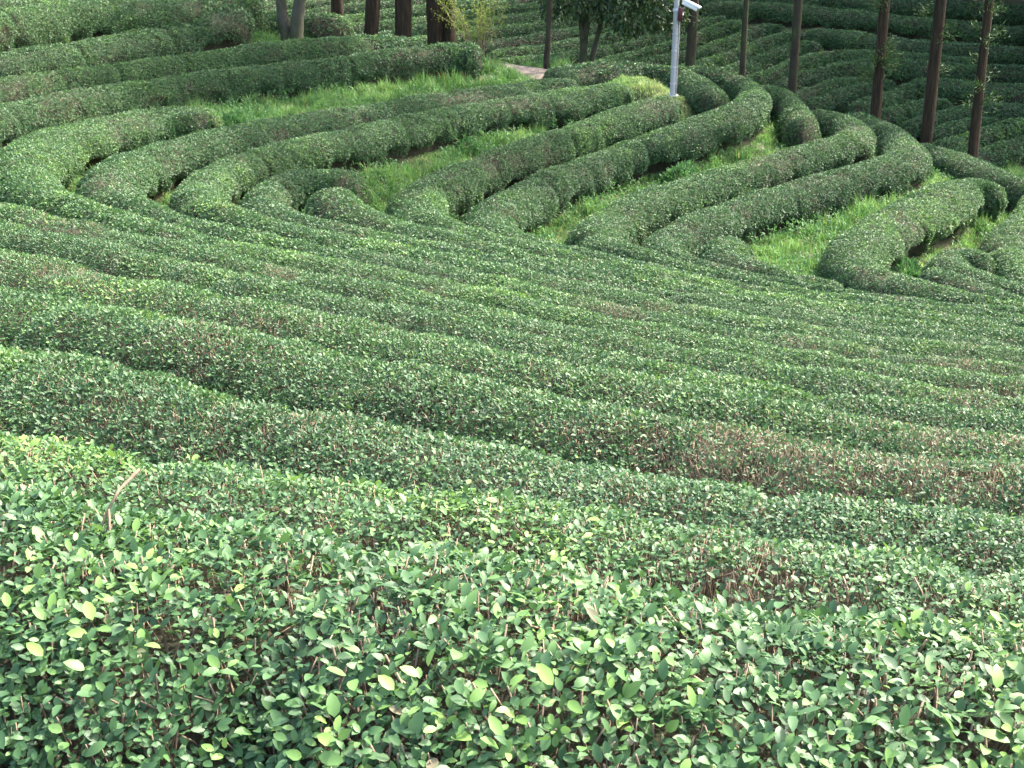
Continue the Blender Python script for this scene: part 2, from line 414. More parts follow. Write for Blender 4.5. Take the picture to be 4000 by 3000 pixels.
row([(2040, 224), (2151, 212), (2257, 199), (2440, 163), (2582, 126), (2660, 112)], None,
    'lit tea hedge across the valley lowest behind the leaning double trunk', (1, 0), 0.6, 0.8, H)
row([(1900, 205), (1960, 195), (2131, 175), (2257, 152), (2380, 126), (2533, 98), (2640, 80)], None,
    'lit tea hedge across the valley starting beside the earth path', (0, 0), 0.6, 0.8, H)
row([(1700, 195), (1860, 172), (1992, 150), (2131, 126), (2257, 102), (2359, 85), (2500, 62), (2640, 45)], None,
    'lit tea hedge across the valley, third above the path behind the drooping crown', (0, 0), 0.6, 0.8, H)
row([(1500, 172), (1610, 150), (1765, 128), (1854, 116), (1972, 104), (2131, 83), (2300, 60), (2450, 40), (2640, 15)], None,
    'lit tea hedge across the valley seen between the big trunks and the yellow-green sapling', (0, 0), 0.6, 0.8, H)
row([(1342, 146), (1500, 122), (1663, 104), (1765, 90), (1854, 80), (1943, 67), (2127, 43), (2350, 15)], None,
    'lit tea hedge across the valley, fifth above the path', (0, 2), 0.6, 0.8, H)
row([(1200, 122), (1342, 98), (1488, 84), (1610, 72), (1663, 66), (1800, 50), (1931, 31), (2086, 12), (2250, -8)], None,
    'lit tea hedge across the valley crossing low behind the reddish trunks', (2, 2), 0.6, 0.8, H)
row([(1200, 82), (1342, 64), (1407, 57), (1484, 43), (1545, 35), (1663, 18), (1850, 0)], None,
    'lit tea hedge across the valley crossing high behind the reddish trunks', (3, 2), 0.6, 0.8, H)
row([(1050, 52), (1200, 38), (1300, 26), (1500, 6), (1650, -12)], None,
    'lit tea hedge across the valley, topmost behind the pale twin trunk', (3, 2), 0.6, 0.8, H)

row([(900, 20), (1200, 2), (1400, -14), (1600, -30)], None,
    'lit tea hedge across the valley cut by the top edge behind the reddish trunks', (4, 3), 0.6, 0.8, H)
row([(1850, 18), (2000, -2), (2250, -32), (2500, -45)], None,
    'lit tea hedge across the valley cut by the top edge above the sapling', (0, 3), 0.6, 0.8, H)
row([(2400, 20), (2600, 2), (2800, -20), (3000, -24), (3200, -8)], None,
    'tea hedge across the valley cut by the top edge behind the camera housing', (1, 0), 0.6, 0.8, H)

def smooth_line(P, it=3):
    P = np.asarray(P, float)
    for _ in range(it):
        Q = [P[0]]
        for i in range(len(P) - 1):
            Q.append(P[i] * .75 + P[i + 1] * .25); Q.append(P[i] * .25 + P[i + 1] * .75)
        Q.append(P[-1]); P = np.array(Q)
    return P

def resample(P, ds):
    d = np.concatenate([[0], np.cumsum(np.linalg.norm(np.diff(P, axis=0), axis=1))])
    n = max(4, int(d[-1] / ds) + 1)
    s = np.linspace(0, d[-1], n)
    return np.stack([np.interp(s, d, P[:, k]) for k in range(3)], -1), s

for r in ROWS:
    pts = r['pts']; n = len(pts)
    if r['where'] == 'hill':
        P = np.array([at_hill(u, v) for u, v in pts])
    else:
        zi = np.interp(np.arange(n), [k for k, _ in r['zs']], [z for _, z in r['zs']])
        P = np.array([at_z(u, v, z) for (u, v), z in zip(pts, zi)])
    e0, e1 = r['ext']
    if e0: P = np.vstack([P[0] + unit((P[0] - P[1]) * [1, 1, .3]) * e0, P])
    if e1: P = np.vstack([P, P[-1] + unit((P[-1] - P[-2]) * [1, 1, .3]) * e1])
    C, s = resample(smooth_line(P), 0.12)
    k = np.ones(9) / 9                             # even the crest out
    for _ in range(2):
        pad = np.pad(C, ((4, 4), (0, 0)), mode='edge')
        Cs = np.stack([np.convolve(pad[:, j], k, 'valid') for j in range(3)], -1)
        wgt = np.clip(np.minimum(s, s[-1] - s) / 0.6, 0, 1)[:, None]
        C = C * (1 - wgt) + Cs * wgt
    r['C'], r['s'] = C, s

# half width: never more than the neighbouring row leaves room for
for r in ROWS:
    if 'mound' in r['label']: r['wmin'] = .75
    if 'blunt end left of the pale' in r['label'] or 'sheared flank' in r['label']: r['wmin'] = .6
for i, r in enumerate(ROWS):
    C = r['C']
    dm = np.full(len(C), 9.0)
    for j, q in enumerate(ROWS):
        if i == j: continue
        D = np.linalg.norm(C[:, None, :2] - q['C'][None, ::2, :2], axis=-1).min(1)
        dm = np.minimum(dm, D)
    hw = np.clip(dm * (0.39 if r['where'] == 'hill' else 0.41), 0.30, r['w'])
    hw = np.maximum(hw, r.get('wmin', 0))
    k = np.ones(15) / 15
    r['hw'] = np.convolve(np.pad(hw, 7, mode='edge'), k, 'valid')

# ------------------------------------------------------------------ terrain from the rows
GX0, GX1, GY0, GY1, GS = -34.0, 42.0, -8.0, 74.0, 0.25
nx, ny = int((GX1 - GX0) / GS) + 1, int((GY1 - GY0) / GS) + 1
Zs, Ws = np.zeros((ny, nx)), np.zeros((ny, nx))
NEARD = np.full((ny, nx), 9.0)
def stamp(P, z, rad):
    for p, zz in zip(P, z):
        i0, j0 = int(round((p[0] - GX0) / GS)), int(round((p[1] - GY0) / GS))
        R = int(rad / GS) + 1
        for j in range(max(0, j0 - R), min(ny, j0 + R + 1)):
            for i in range(max(0, i0 - R), min(nx, i0 + R + 1)):
                d = math.hypot(GX0 + i * GS - p[0], GY0 + j * GS - p[1])
                if d < rad:
                    w = (1 - d / rad) + 1e-3
                    Zs[j, i] += zz * w; Ws[j, i] += w
for r in ROWS:
    stamp(r['C'][::2], r['C'][::2, 2] - r['h'], 0.45)
EXTRA = [at_y(2100, 285, 34), at_y(2040, 275, 34.5), at_y(2140, 265, 36), at_y(1950, 255, 35.0), at_y(2625, 372, 30.6), at_y(2560, 340, 31.5), at_y(2450, 330, 31.8),
         at_y(2300, 290, 34.0), at_y(2520, 288, 33.2), at_y(2380, 300, 33.3),
         np.array([0, -6, -1.9]), np.array([8, -6, -1.9]), np.array([-8, -6, -1.8]), np.array([0, 0.2, -1.9]), np.array([20, 0, -2.2]), np.array([-20, 0, -1.8]),
         np.array([8, 35, -6.0]), np.array([14, 34, -6.6]), np.array([20, 33, -6.9]), np.array([0, 40, -5.1]), np.array([-6, 42, -5.0]), np.array([4, 38, -5.4])]
for p in EXTRA:
    stamp([p], [p[2]], 0.6)
for x in range(-34, 43, 4):
    for y in (54, 60, 70):
        stamp([(x, y)], [-5.8 + .24 * (y - 40)], 0.6)
for y in range(20, 54, 6):
    stamp([(40, y)], [-6.5 + .12 * max(0, y - 36)], 0.6); stamp([(-32, y)], [-3 + .07 * (y - 20)], 0.6)
known = Ws > 0
Z0 = np.where(known, Zs / np.maximum(Ws, 1e-9), 0)
def solve(Z, known, it):
    for _ in range(it):
        P = np.pad(Z, 1, mode='edge')
        A = (P[:-2, 1:-1] + P[2:, 1:-1] + P[1:-1, :-2] + P[1:-1, 2:]) / 4
        Z = np.where(known, Z, A)
    return Z
levels = []
Zl, Kl = Z0.copy(), known.copy()
while min(Zl.shape) > 8:
    levels.append((Zl, Kl))
    h2, w2 = (Zl.shape[0] + 1) // 2, (Zl.shape[1] + 1) // 2
    Zp = np.zeros((h2 * 2, w2 * 2)); Kp = np.zeros((h2 * 2, w2 * 2))
    Zp[:Zl.shape[0], :Zl.shape[1]] = Zl * Kl; Kp[:Zl.shape[0], :Zl.shape[1]] = Kl
    K4 = Kp.reshape(h2, 2, w2, 2).sum((1, 3)); Z4 = Zp.reshape(h2, 2, w2, 2).sum((1, 3))
    Zl, Kl = np.where(K4 > 0, Z4 / np.maximum(K4, 1), 0), K4 > 0
Z = np.full(Zl.shape, Zl[Kl].mean() if Kl.any() else -3.0)
Z = solve(np.where(Kl, Zl, Z), Kl, 200)
for Zk, Kk in levels[::-1]:
    up = np.repeat(np.repeat(Z, 2, 0), 2, 1)[:Zk.shape[0], :Zk.shape[1]]
    Z = solve(np.where(Kk, Zk, up), Kk, 160)
for _ in range(3):
    P = np.pad(Z, 1, mode='edge')
    Z = Z * .5 + (P[:-2, 1:-1] + P[2:, 1:-1] + P[1:-1, :-2] + P[1:-1, 2:]) / 8
TZ = Z
def ground(x, y):
    x = np.asarray(x, float); y = np.asarray(y, float)
    fx = np.clip((x - GX0) / GS, 0, nx - 1.001); fy = np.clip((y - GY0) / GS, 0, ny - 1.001)
    i, j = fx.astype(int), fy.astype(int); a, b = fx - i, fy - j
    return TZ[j, i] * (1 - a) * (1 - b) + TZ[j, i + 1] * a * (1 - b) + TZ[j + 1, i] * (1 - a) * b + TZ[j + 1, i + 1] * a * b

# ground sheet: fine grid, then a wide skirt reaching the horizon
gx = np.concatenate([[-900, -400, -150, -70, -45], np.linspace(GX0, GX1, nx), [50, 75, 150, 400, 900]])
gy = np.concatenate([[-900, -400, -150, -60, -20], np.linspace(GY0, GY1, ny), [80, 100, 160, 400, 900]])
XX, YY = np.meshgrid(gx, gy)
ZZ = ground(XX, YY) + np.where(YY > GY1, np.minimum((YY - GY1) * .12, 12), 0)
ZZ = ZZ + (vnoise(np.stack([XX, YY, XX * 0], -1), 3.0, 3) - .5) * 0.06
g = Geo()
idx = np.arange(XX.size).reshape(XX.shape)
g.add(np.stack([XX, YY, ZZ], -1), None, np.stack([idx[:-1, :-1], idx[:-1, 1:], idx[1:, 1:], idx[1:, :-1]], -1).reshape(-1, 4))
tag(g.build('ground', M_GROUND), kind='structure')

# ------------------------------------------------------------------ leaves
def add_leaves(geo, pos, d, nrm, L, W, tint, brown, fine, mat=0, curl=0.26, fold=0.22):
    """leaf blades: pos base, d direction, nrm face normal"""
    if len(pos) == 0: return
    side = unit(np.cross(d, nrm)); nrm = np.cross(side, d)
    L = L[:, None]; W = W[:, None]
    if fine:
        c = RNG.uniform(0.1, 1.9, (len(pos), 1)) * curl
        def at(t, s):
            return pos + d * (L * t) + side * (W * s) + nrm * (L * (-c * t * t) + W * abs(s) * fold)
        v = np.stack([at(0, 0), at(.2, -.36), at(.22, 0), at(.2, .36), at(.5, -.5), at(.52, 0), at(.5, .5), at(.82, -.33), at(.83, 0), at(.82, .33), at(1, 0)], 1)
        k = np.arange(len(pos))[:, None] * 11
        tr = np.concatenate([k + np.array([[0, 2, 1]]), k + np.array([[0, 3, 2]]), k + np.array([[7, 8, 10]]), k + np.array([[8, 9, 10]])])
        qd = np.concatenate([k + np.array([[1, 2, 5, 4]]), k + np.array([[2, 3, 6, 5]]), k + np.array([[4, 5, 8, 7]]), k + np.array([[5, 6, 9, 8]])])
        geo.add(v, tr, qd, mat, np.repeat(tint, 11), np.repeat(brown, 11))
    else:
        f = fold
        v = np.stack([pos, pos + d * L * .45 - side * W * .5 + nrm * W * f, pos + d * L - nrm * L * .1, pos + d * L * .45 + side * W * .5 + nrm * W * f], 1)
        k = np.arange(len(pos))[:, None] * 4
        tr = np.concatenate([k + np.array([[0, 2, 1]]), k + np.array([[0, 3, 2]])])
        geo.add(v, tr, None, mat, np.repeat(tint, 4), np.repeat(brown, 4))

def sup(c, n):                                     # superellipse power
    return np.sign(c) * np.abs(c) ** (2.0 / n)

AMAX = math.radians(128)
def hedge_surface(r, s, a, off=0.0):
    """point and outward normal on the clipped surface of the row; a = angle from the crest, + on the right of the run"""
    C, S, hw = r['C'], r['s'], r['hw']
    c = np.stack([np.interp(s, S, C[:, k]) for k in range(3)], -1)
    e = 0.15
    c2 = np.stack([np.interp(np.minimum(s + e, S[-1]), S, C[:, k]) for k in range(3)], -1)
    c1 = np.stack([np.interp(np.maximum(s - e, 0), S, C[:, k]) for k in range(3)], -1)
    t = c2 - c1; t[:, 2] = 0; t = unit(t)
    side = np.stack([t[:, 1], -t[:, 0], t[:, 0] * 0], -1)
    w = np.interp(s, S, hw)
    L = S[-1]
    e0 = np.clip(s / (0.75 * w), 0, 1); e1 = np.clip((L - s) / (0.75 * w), 0, 1)
    en = np.sqrt(np.clip(1 - (1 - np.minimum(e0, e1)) ** 2, 0.02, 1))     # rounded ends
    h = r['h'] * (0.62 + 0.38 * en)
    w = w * en
    lump = (vnoise(np.stack([s * 0.9, a * 0, a * 0 + r['id'] * 7.3], -1), 1.0, 5) - .5)
    h = h * (1 + 0.08 * lump); w = w * (1 + 0.14 * (vnoise(np.stack([s * 1.3, np.sign(a), a * 0 + r['id'] * 3.1], -1), 1.0, 6) - .5))
    n = 2.0
    hc = h * 0.5
    X = sup(np.sin(a), n) * (w + off)
    Zr = sup(np.cos(a), n)
    Zc = np.where(Zr >= 0, Zr * (hc + off), Zr * (hc * 0.92))
    zc = c[:, 2] + (h - r['h']) - hc
    p = c * [1, 1, 0] + side * X[:, None]
    p[:, 2] = zc + Zc
    nx_, nz_ = np.sign(np.sin(a)) * np.abs(np.sin(a)) ** (2 - 2 / n) / np.maximum(w, .05), np.sign(np.cos(a)) * np.abs(np.cos(a)) ** (2 - 2 / n) / hc
    nr = unit(side * nx_[:, None] + np.array([[0, 0, 1.0]]) * nz_[:, None])
    # ends lean outward
    lean = np.where(e0 < e1, -(1 - e0), (1 - e1))[:, None] * t
    nr = unit(nr + lean * 0.9)
    # clipped but lumpy face
    bump = (vnoise(p, 2.2, 11) - .5) * 0.065 + (vnoise(p, 5.5, 12) - .5) * 0.035
    low = np.clip((np.abs(a) - math.radians(80)) / math.radians(40), 0, 1)
    bump = bump + low * (vnoise(p, 3.2, 13) - .55) * 0.42
    gk = np.floor(s / 1.7)
    gs_ = (gk + .2 + .6 * _hash(gk.astype(np.int64), gk.astype(np.int64) * 0 + r['id'], gk.astype(np.int64) * 0, 3)) * 1.7
    gd_ = np.maximum(_hash(gk.astype(np.int64), gk.astype(np.int64) * 0 + r['id'], gk.astype(np.int64) * 0, 8) - .35, 0) * .11
    bump = bump - gd_ * np.exp(-((s - gs_ + .12 * (vnoise(p, 2.0, 19) - .5)) / .085) ** 2) * np.clip(.35 + np.abs(a), 0, 1.2)
    return p + nr * bump[:, None], nr

def inframe(p, m=0.12):
    y = p[:, 1] * CP - p[:, 2] * SP
    yy = np.maximum(y, 0.05)
    u = p[:, 0] / yy; v = (p[:, 1] * SP + p[:, 2] * CP) / yy
    return (y > 0.2) & (np.abs(u) < 2000 / FPX * (1 + m) + .35 / yy) & (np.abs(v) < 1500 / FPX * (1 + m) + .3 / yy)

def build_hedge(r):
    C, S = r['C'], r['s']; L = S[-1]
    g = Geo()
    # inner growth that the leaves grow from
    ns = max(6, int(L / 0.22)); na = 19
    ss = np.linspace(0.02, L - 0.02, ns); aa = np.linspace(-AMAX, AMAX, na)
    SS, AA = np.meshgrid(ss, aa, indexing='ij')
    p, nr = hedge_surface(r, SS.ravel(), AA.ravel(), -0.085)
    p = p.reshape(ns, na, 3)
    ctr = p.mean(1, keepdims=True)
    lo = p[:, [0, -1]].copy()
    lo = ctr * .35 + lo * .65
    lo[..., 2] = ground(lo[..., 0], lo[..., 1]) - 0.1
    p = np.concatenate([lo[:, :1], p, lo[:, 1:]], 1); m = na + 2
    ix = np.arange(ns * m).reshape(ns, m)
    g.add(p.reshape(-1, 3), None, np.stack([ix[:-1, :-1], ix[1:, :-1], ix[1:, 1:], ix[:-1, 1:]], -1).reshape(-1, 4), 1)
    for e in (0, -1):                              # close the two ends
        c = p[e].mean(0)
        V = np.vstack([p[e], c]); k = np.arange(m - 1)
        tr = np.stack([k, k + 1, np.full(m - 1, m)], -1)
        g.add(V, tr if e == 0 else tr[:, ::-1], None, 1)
    # leaves, in tufts on the sheared surface
    arc = 2.6 * r['w'] + 1.1 * r['h']
    Dc = np.linalg.norm(C, axis=1)
    dens = np.where(Dc < 6, 2300, np.where(Dc < 9, 2300, np.where(Dc < 15, 2200, np.where(Dc < 33, 1150, 430)))).astype(float)
    tot = float(np.sum(dens) * L / len(Dc) * arc)
    n = int(tot)
    cdf = np.cumsum(dens); cdf = cdf / cdf[-1]
    s = np.interp(RNG.uniform(0, 1, n), cdf, S)
    a = RNG.uniform(-1, 1, n) * AMAX
    p, nr = hedge_surface(r, s, a, 0.0)
    D = np.linalg.norm(p, axis=1)
    keep = inframe(p) | (RNG.uniform(0, 1, n) < 0.3)
    facing = -(p * nr).sum(1) / D
    keep &= (facing > -0.35) | (RNG.uniform(0, 1, n) < 0.45)
    # thin, twiggy patches
    rb, rt = ((r['id'] * 0.618) % 1 - .5) * .06, ((r['id'] * 0.381 + .3) % 1 - .5) * .16
    patch = vnoise(p, 0.9, 21) * .45 + vnoise(p, 2.6, 22) * .3 + vnoise(p, 7.0, 23) * .25 + rb
    bare = np.clip((patch - 0.56) / 0.14, 0, 1)
    keep &= RNG.uniform(0, 1, n) > bare * np.where(D < 5, .8, .45)
    p, nr, D, bare, s, a = p[keep], nr[keep], D[keep], bare[keep], s[keep], a[keep]
    fresh = np.clip((vnoise(p, 0.7, 31) * .35 + vnoise(p, 2.0, 32) * .35 + vnoise(p, 5.0, 33) * .3 - 0.54) / 0.18, 0, 1)
    gl = np.zeros(len(p))
    for (u, v, zz, sg) in ((1900, 2680, -1.2, .22), (2250, 2500, -1.2, .16), (1330, 2860, -1.25, .13), (430, 2300, -1.25, .22), (2500, 2860, -1.25, .12), (3850, 2900, -1.25, .2), (1950, 2150, -1.75, .3)):
        c = at_z(u, v, zz)
        gl = np.maximum(gl, np.exp(-((p[:, :2] - c[:2]) ** 2).sum(1) / sg ** 2))
    fresh = np.clip(fresh * .8 + gl * .6, 0, 1)
    for lo_, hi_, fine, per, Lm, wr in ((0, 5.6, True, 4, .0168, .56), (5.6, 15, False, 4, .0215, .58), (15, 33, False, 4, .030, .58), (33, 999, False, 3, .055, .58)):
        k = (D >= lo_) & (D < hi_)
        if not k.any(): continue
        P, Nn, B, F, G, DD = p[k], nr[k], bare[k], fresh[k], gl[k], D[k]
        m = len(P)
        up = unit(Nn + np.array([[0, 0, .25]]) + RNG.normal(0, .28, (m, 3)))
        t1 = unit(np.cross(up, RNG.normal(0, 1, (m, 3)))); t2 = np.cross(up, t1)
        ct = np.clip(RNG.normal(0.46, 0.14, m) + rt + 0.28 * F - B * .05, 0, 1)
        shoot = (RNG.uniform(0, 1, m) < (.010 + 0.03 * F + .09 * G)) if fine else np.zeros(m, bool)
        ct = np.where(shoot, np.clip(ct + .2, 0, 1), ct)
        for q in range(per):
            az = RNG.uniform(-.6, .6, m) + q * 2 * np.pi / per
            tau = np.radians(RNG.uniform(28, 82, m))
            tg = t1 * np.cos(az)[:, None] + t2 * np.sin(az)[:, None]
            d = unit(up * np.cos(tau)[:, None] + tg * np.sin(tau)[:, None])
            nn = unit(up * np.sin(tau)[:, None] - tg * np.cos(tau)[:, None] + RNG.normal(0, .22, (m, 3)))
            Lf = (Lm + np.clip(4.2 - DD, 0, 2.2) * .0012) * np.clip(RNG.lognormal(0, .33, m), .45, 1.75) * (1 + .18 * F) * np.where(shoot, 1.3, 1)
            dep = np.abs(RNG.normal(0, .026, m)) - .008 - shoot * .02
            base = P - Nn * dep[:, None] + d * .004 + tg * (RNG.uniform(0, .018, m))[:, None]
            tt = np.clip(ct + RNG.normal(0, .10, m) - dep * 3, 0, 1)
            br = (RNG.uniform(0, 1, m) < ((0.11 + B * 0.30) if lo_ >= 5 else 0.004)) * RNG.uniform(.55, 1, m)
            Wf = Lf * wr * RNG.uniform(.85, 1.15, m)
            if lo_ >= 5: Wf = np.where(br > 0, Wf * .35, Wf)
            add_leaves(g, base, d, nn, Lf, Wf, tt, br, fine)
    near_ = Dc.min() < 14
    if near_:
        root = empty('tea_hedge', Vector(C[len(C) // 2] * [1, 1, 0]) + Vector((0, 0, float(C[len(C) // 2, 2] - r['h']))))
        g.build('foliage', [M_TEA, M_CORE], root)
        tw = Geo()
        n = int(L * arc * 1300)
        cd = np.cumsum(np.where(Dc < 8, 1.0, np.where(Dc < 14, .35, 0.02))); cd /= cd[-1]
        n = int(n * np.mean(np.where(Dc < 8, 1.0, np.where(Dc < 14, .35, 0.02))))
        s = np.interp(RNG.uniform(0, 1, n), cd, S); a = RNG.uniform(-1, 1, n) * AMAX
        p, nr = hedge_surface(r, s, a)
        pt = vnoise(p, 0.9, 21) * .6 + vnoise(p, 2.6, 22) * .4
        k = inframe(p) & (RNG.uniform(0, 1, n) < 0.4 + 0.6 * np.clip((pt - .48) / .14, 0, 1))
        p, nr = p[k], nr[k]; m = len(p)
        dd = unit(nr + np.array([[0, 0, .7]]) + RNG.normal(0, .38, (m, 3)))
        ln = RNG.uniform(.07, .17, m); tip = p + nr * RNG.uniform(-.03, .022, m)[:, None]
        b0 = tip - dd * ln[:, None]
        rr = RNG.uniform(.0014, .0032, m)
        x = unit(np.cross(dd, RNG.normal(0, 1, (m, 3)))); y = np.cross(dd, x)
        kink = b0 + dd * (ln * .55)[:, None] + x * (RNG.normal(0, .012, m))[:, None]
        vs = []
        for c_, f_ in ((b0, 1.25), (kink, 1.0), (tip, .85)):
            for q in range(3):
                an = q * 2.094
                vs.append(c_ + (x * math.cos(an) + y * math.sin(an)) * (rr * f_)[:, None])
        V = np.stack(vs, 1); ko = np.arange(m)[:, None] * 9
        qd = []
        for lv in (0, 3):
            for q in range(3):
                qd.append(ko + np.array([[lv + q, lv + (q + 1) % 3, lv + 3 + (q + 1) % 3, lv + 3 + q]]))
        tr = ko + np.array([[6, 7, 8]])
        tw.add(V, tr, np.concatenate(qd))
        # forked cut branches
        n = int(min(160, 26 * L)) if Dc.min() < 5 else 30
        s = np.interp(RNG.uniform(0, 1, n), cd, S); a = RNG.uniform(-1, 1, n) * 1.2
        p, nr = hedge_surface(r, s, a)
        for P, Nn in zip(p, nr):
            if np.linalg.norm(P) > 9: continue
            d0 = unit(Nn + np.array([0, 0, .8]) + RNG.normal(0, .5, 3))
            b0 = P - d0 * .2; b1 = P - d0 * .07 + RNG.normal(0, .012, 3)
            rad = RNG.uniform(.0026, .0048)
            tube(tw, [b0, (b0 + b1) / 2 + RNG.normal(0, .008, 3), b1], [rad * 1.2, rad, rad * .9], 5)
            for _ in range(RNG.integers(2, 4)):
                d1 = unit(d0 + RNG.normal(0, .5, 3)); e = b1 + d1 * RNG.uniform(.04, .1)
                tube(tw, [b1, (b1 + e) / 2 + RNG.normal(0, .004, 3), e], [rad * .8, rad * .7, rad * .55], 5)
        tw.build('branches', M_TWIG, root)
        o = root
    else:
        o = g.build('tea_hedge', [M_TEA, M_CORE])
    tag(o, r['label'], 'tea hedge', 'sheared rows of tea across the valley' if r['where'] == 'hill' else 'sheared rows of tea')

for i, r in enumerate(ROWS):
    r['id'] = i
    build_hedge(r)

# ------------------------------------------------------------------ grass between the rows
px0, px1, py0, py1, ps = -15.0, 15.0, 15.0, 38.0, 0.1
gxx, gyy = np.meshgrid(np.arange(px0, px1, ps), np.arange(py0, py1, ps))
CL = np.full(gxx.size, 9.0)
flat = np.stack([gxx.ravel(), gyy.ravel()], -1)
for r in ROWS:
    C = r['C'][::2, :2]; hw = r['hw'][::2]
    if r['where'] == 'hill': continue
    for k in range(0, len(flat), 20000):
        f = flat[k:k + 20000]
        CL[k:k + 20000] = np.minimum(CL[k:k + 20000], (np.linalg.norm(f[:, None] - C[None], axis=-1) - hw[None]).min(1))
CL = CL.reshape(gxx.shape)
def clear(x, y):
    i = np.clip(((x - px0) / ps).astype(int), 0, gxx.shape[1] - 1); j = np.clip(((y - py0) / ps).astype(int), 0, gxx.shape[0] - 1)
    return CL[j, i]

PATH_C = np.array([at_y(u, v, y)[:2] for u, v, y in ((2190, 300, 33.2), (2110, 285, 34), (2050, 272, 34.8), (1960, 258, 35.6), (1900, 250, 36.6), (1800, 245, 38.0))])
PATH_C = smooth_line(np.hstack([PATH_C, np.zeros((len(PATH_C), 1))]), 3)[:, :2]
PATH_W = 0.75
def path_d(x, y):
    return np.linalg.norm(np.stack([x, y], -1)[:, None] - PATH_C[None], axis=-1).min(1)
pc, _ = resample(np.hstack([PATH_C, np.zeros((len(PATH_C), 1))]), 0.15)
tn = unit(np.gradient(pc, axis=0)); sdv = np.stack([tn[:, 1], -tn[:, 0]], -1)
g = Geo(); nn_ = len(pc); ww = np.linspace(-1, 1, 9)
PX = pc[:, None, :2] + sdv[:, None] * (ww[None, :, None] * PATH_W * (1 + .25 * (vnoise(pc * 1.7, 1, 91) - .5))[:, None, None])
PZ = ground(PX[..., 0], PX[..., 1]) + 0.045 + .02 * (vnoise(np.stack([PX[..., 0], PX[..., 1], PX[..., 0] * 0], -1), 4, 92) - .5) - 0.03 * np.abs(ww)[None] ** 4
ix = np.arange(nn_ * 9).reshape(nn_, 9)
g.add(np.concatenate([PX, PZ[..., None]], -1), None, np.stack([ix[:-1, :-1], ix[1:, :-1], ix[1:, 1:], ix[:-1, 1:]], -1).reshape(-1, 4))
tag(g.build('path', M_PATH), kind='structure')

def blades(n, hmin, hmax, sel, width=0.011, seed=1):
    rg = np.random.default_rng(seed)
    x = rg.uniform(px0, px1, n); y = rg.uniform(py0, py1, n)
    z = ground(x, y)
    p = np.stack([x, y, z], -1)
    k = inframe(p, .08) & sel(x, y, p)
    return p[k], rg

def add_blades(geo, p, rg, h, width, tint, brown, lean=.55):
    n = len(p)
    az = rg.uniform(0, 2 * np.pi, n)
    dr = np.stack([np.cos(az), np.sin(az), az * 0], -1)
    sd_ = np.stack([-np.sin(az + rg.normal(0, .6, n)), np.cos(az), az * 0], -1)
    ln = np.abs(rg.normal(0, lean, n))[:, None]
    h = h[:, None]; w = width * rg.uniform(.6, 1.4, n)[:, None]
    up = np.array([[0, 0, 1.0]])
    m_ = p + up * h * .55 + dr * h * ln * .35
    t_ = p + up * h * (1 - .25 * ln) + dr * h * ln
    v = np.stack([p - sd_ * w, p + sd_ * w, m_ + sd_ * w * .8, m_ - sd_ * w * .8, t_], 1)
    k = np.arange(n)[:, None] * 5
    geo.add(v, k + np.array([[3, 2, 4]]), k + np.array([[0, 1, 2, 3]]), 0, np.repeat(tint, 5), np.repeat(brown, 5))

def knoll(x, y):
    return (y > 29.6) & (x > 1.6) & (x < 6.5)
p, rg = blades(900000, 0, 0, lambda x, y, p: (clear(x, y) > -0.12) & (path_d(x, y) > PATH_W * .85), seed=3)
n = len(p)
big = vnoise(p, 0.55, 41); sml = vnoise(p, 2.2, 42)
dry = np.where(knoll(p[:, 0], p[:, 1]), 0.75, 0.1) + (vnoise(p, .8, 43) - .5) * .9
tall = np.clip((big - .45) * 3, 0, 1)
h = np.where(knoll(p[:, 0], p[:, 1]), .07 + .08 * sml, .10 + .16 * sml + .16 * tall) * rg.uniform(.6, 1.35, n)
clump = np.clip((vnoise(p, 4.5, 44) - .42) * 3.2, 0, 1.2)
h *= (.5 + .75 * clump) * np.clip(.6 + clear(p[:, 0], p[:, 1]) * 2, .6, 1)
keep = rg.uniform(0, 1, n) < np.where(knoll(p[:, 0], p[:, 1]), .9, .45 + .55 * sml)
p, h, dry, sml, big = p[keep], h[keep], dry[keep], sml[keep], big[keep]; n = len(p)
g = Geo()
add_blades(g, p, rg, h, 0.0085, np.clip(.44 + .7 * (sml - .5) + .3 * (vnoise(p, 5.5, 45) - .5) + .3 * np.clip(dry, 0, 1) + rg.normal(0, .14, n), 0, 1), np.clip(np.clip(dry - .5, 0, 1) * rg.uniform(0, 1.6, n) * .6 + (rg.uniform(0, 1, n) < .07) * .5, 0, 1))
tag(g.build('grass', M_GRASS), 'green grass growing between the tea hedges on the far bank', 'grass', kind='stuff')

# leafy weeds in the grass
rg = np.random.default_rng(5)
p, rg = blades(60000, 0, 0, lambda x, y, p: (clear(x, y) > 0.0) & ~knoll(x, y) & (path_d(x, y) > PATH_W) & (vnoise(p, 1.6, 51) > .53), seed=6)
g = Geo()
n = len(p)
for q in range(4):
    tau = np.radians(rg.uniform(20, 75, n)); az = rg.uniform(0, 6.28, n)
    d = np.stack([np.cos(az) * np.sin(tau), np.sin(az) * np.sin(tau), np.cos(tau)], -1)
    nn = unit(np.array([[0, 0, 1.0]]) - d * d[:, 2:3] + rg.normal(0, .2, (n, 3)))
    add_leaves(g, p + np.array([[0, 0, 1.0]]) * rg.uniform(.05, .3, n)[:, None], d, nn, rg.uniform(.05, .12, n), rg.uniform(.018, .04, n), np.clip(rg.normal(.5, .2, n), 0, 1), np.zeros(n), False)
tag(g.build('weeds', M_WEED), 'low leafy weeds scattered through the terrace grass', 'weeds', kind='stuff')

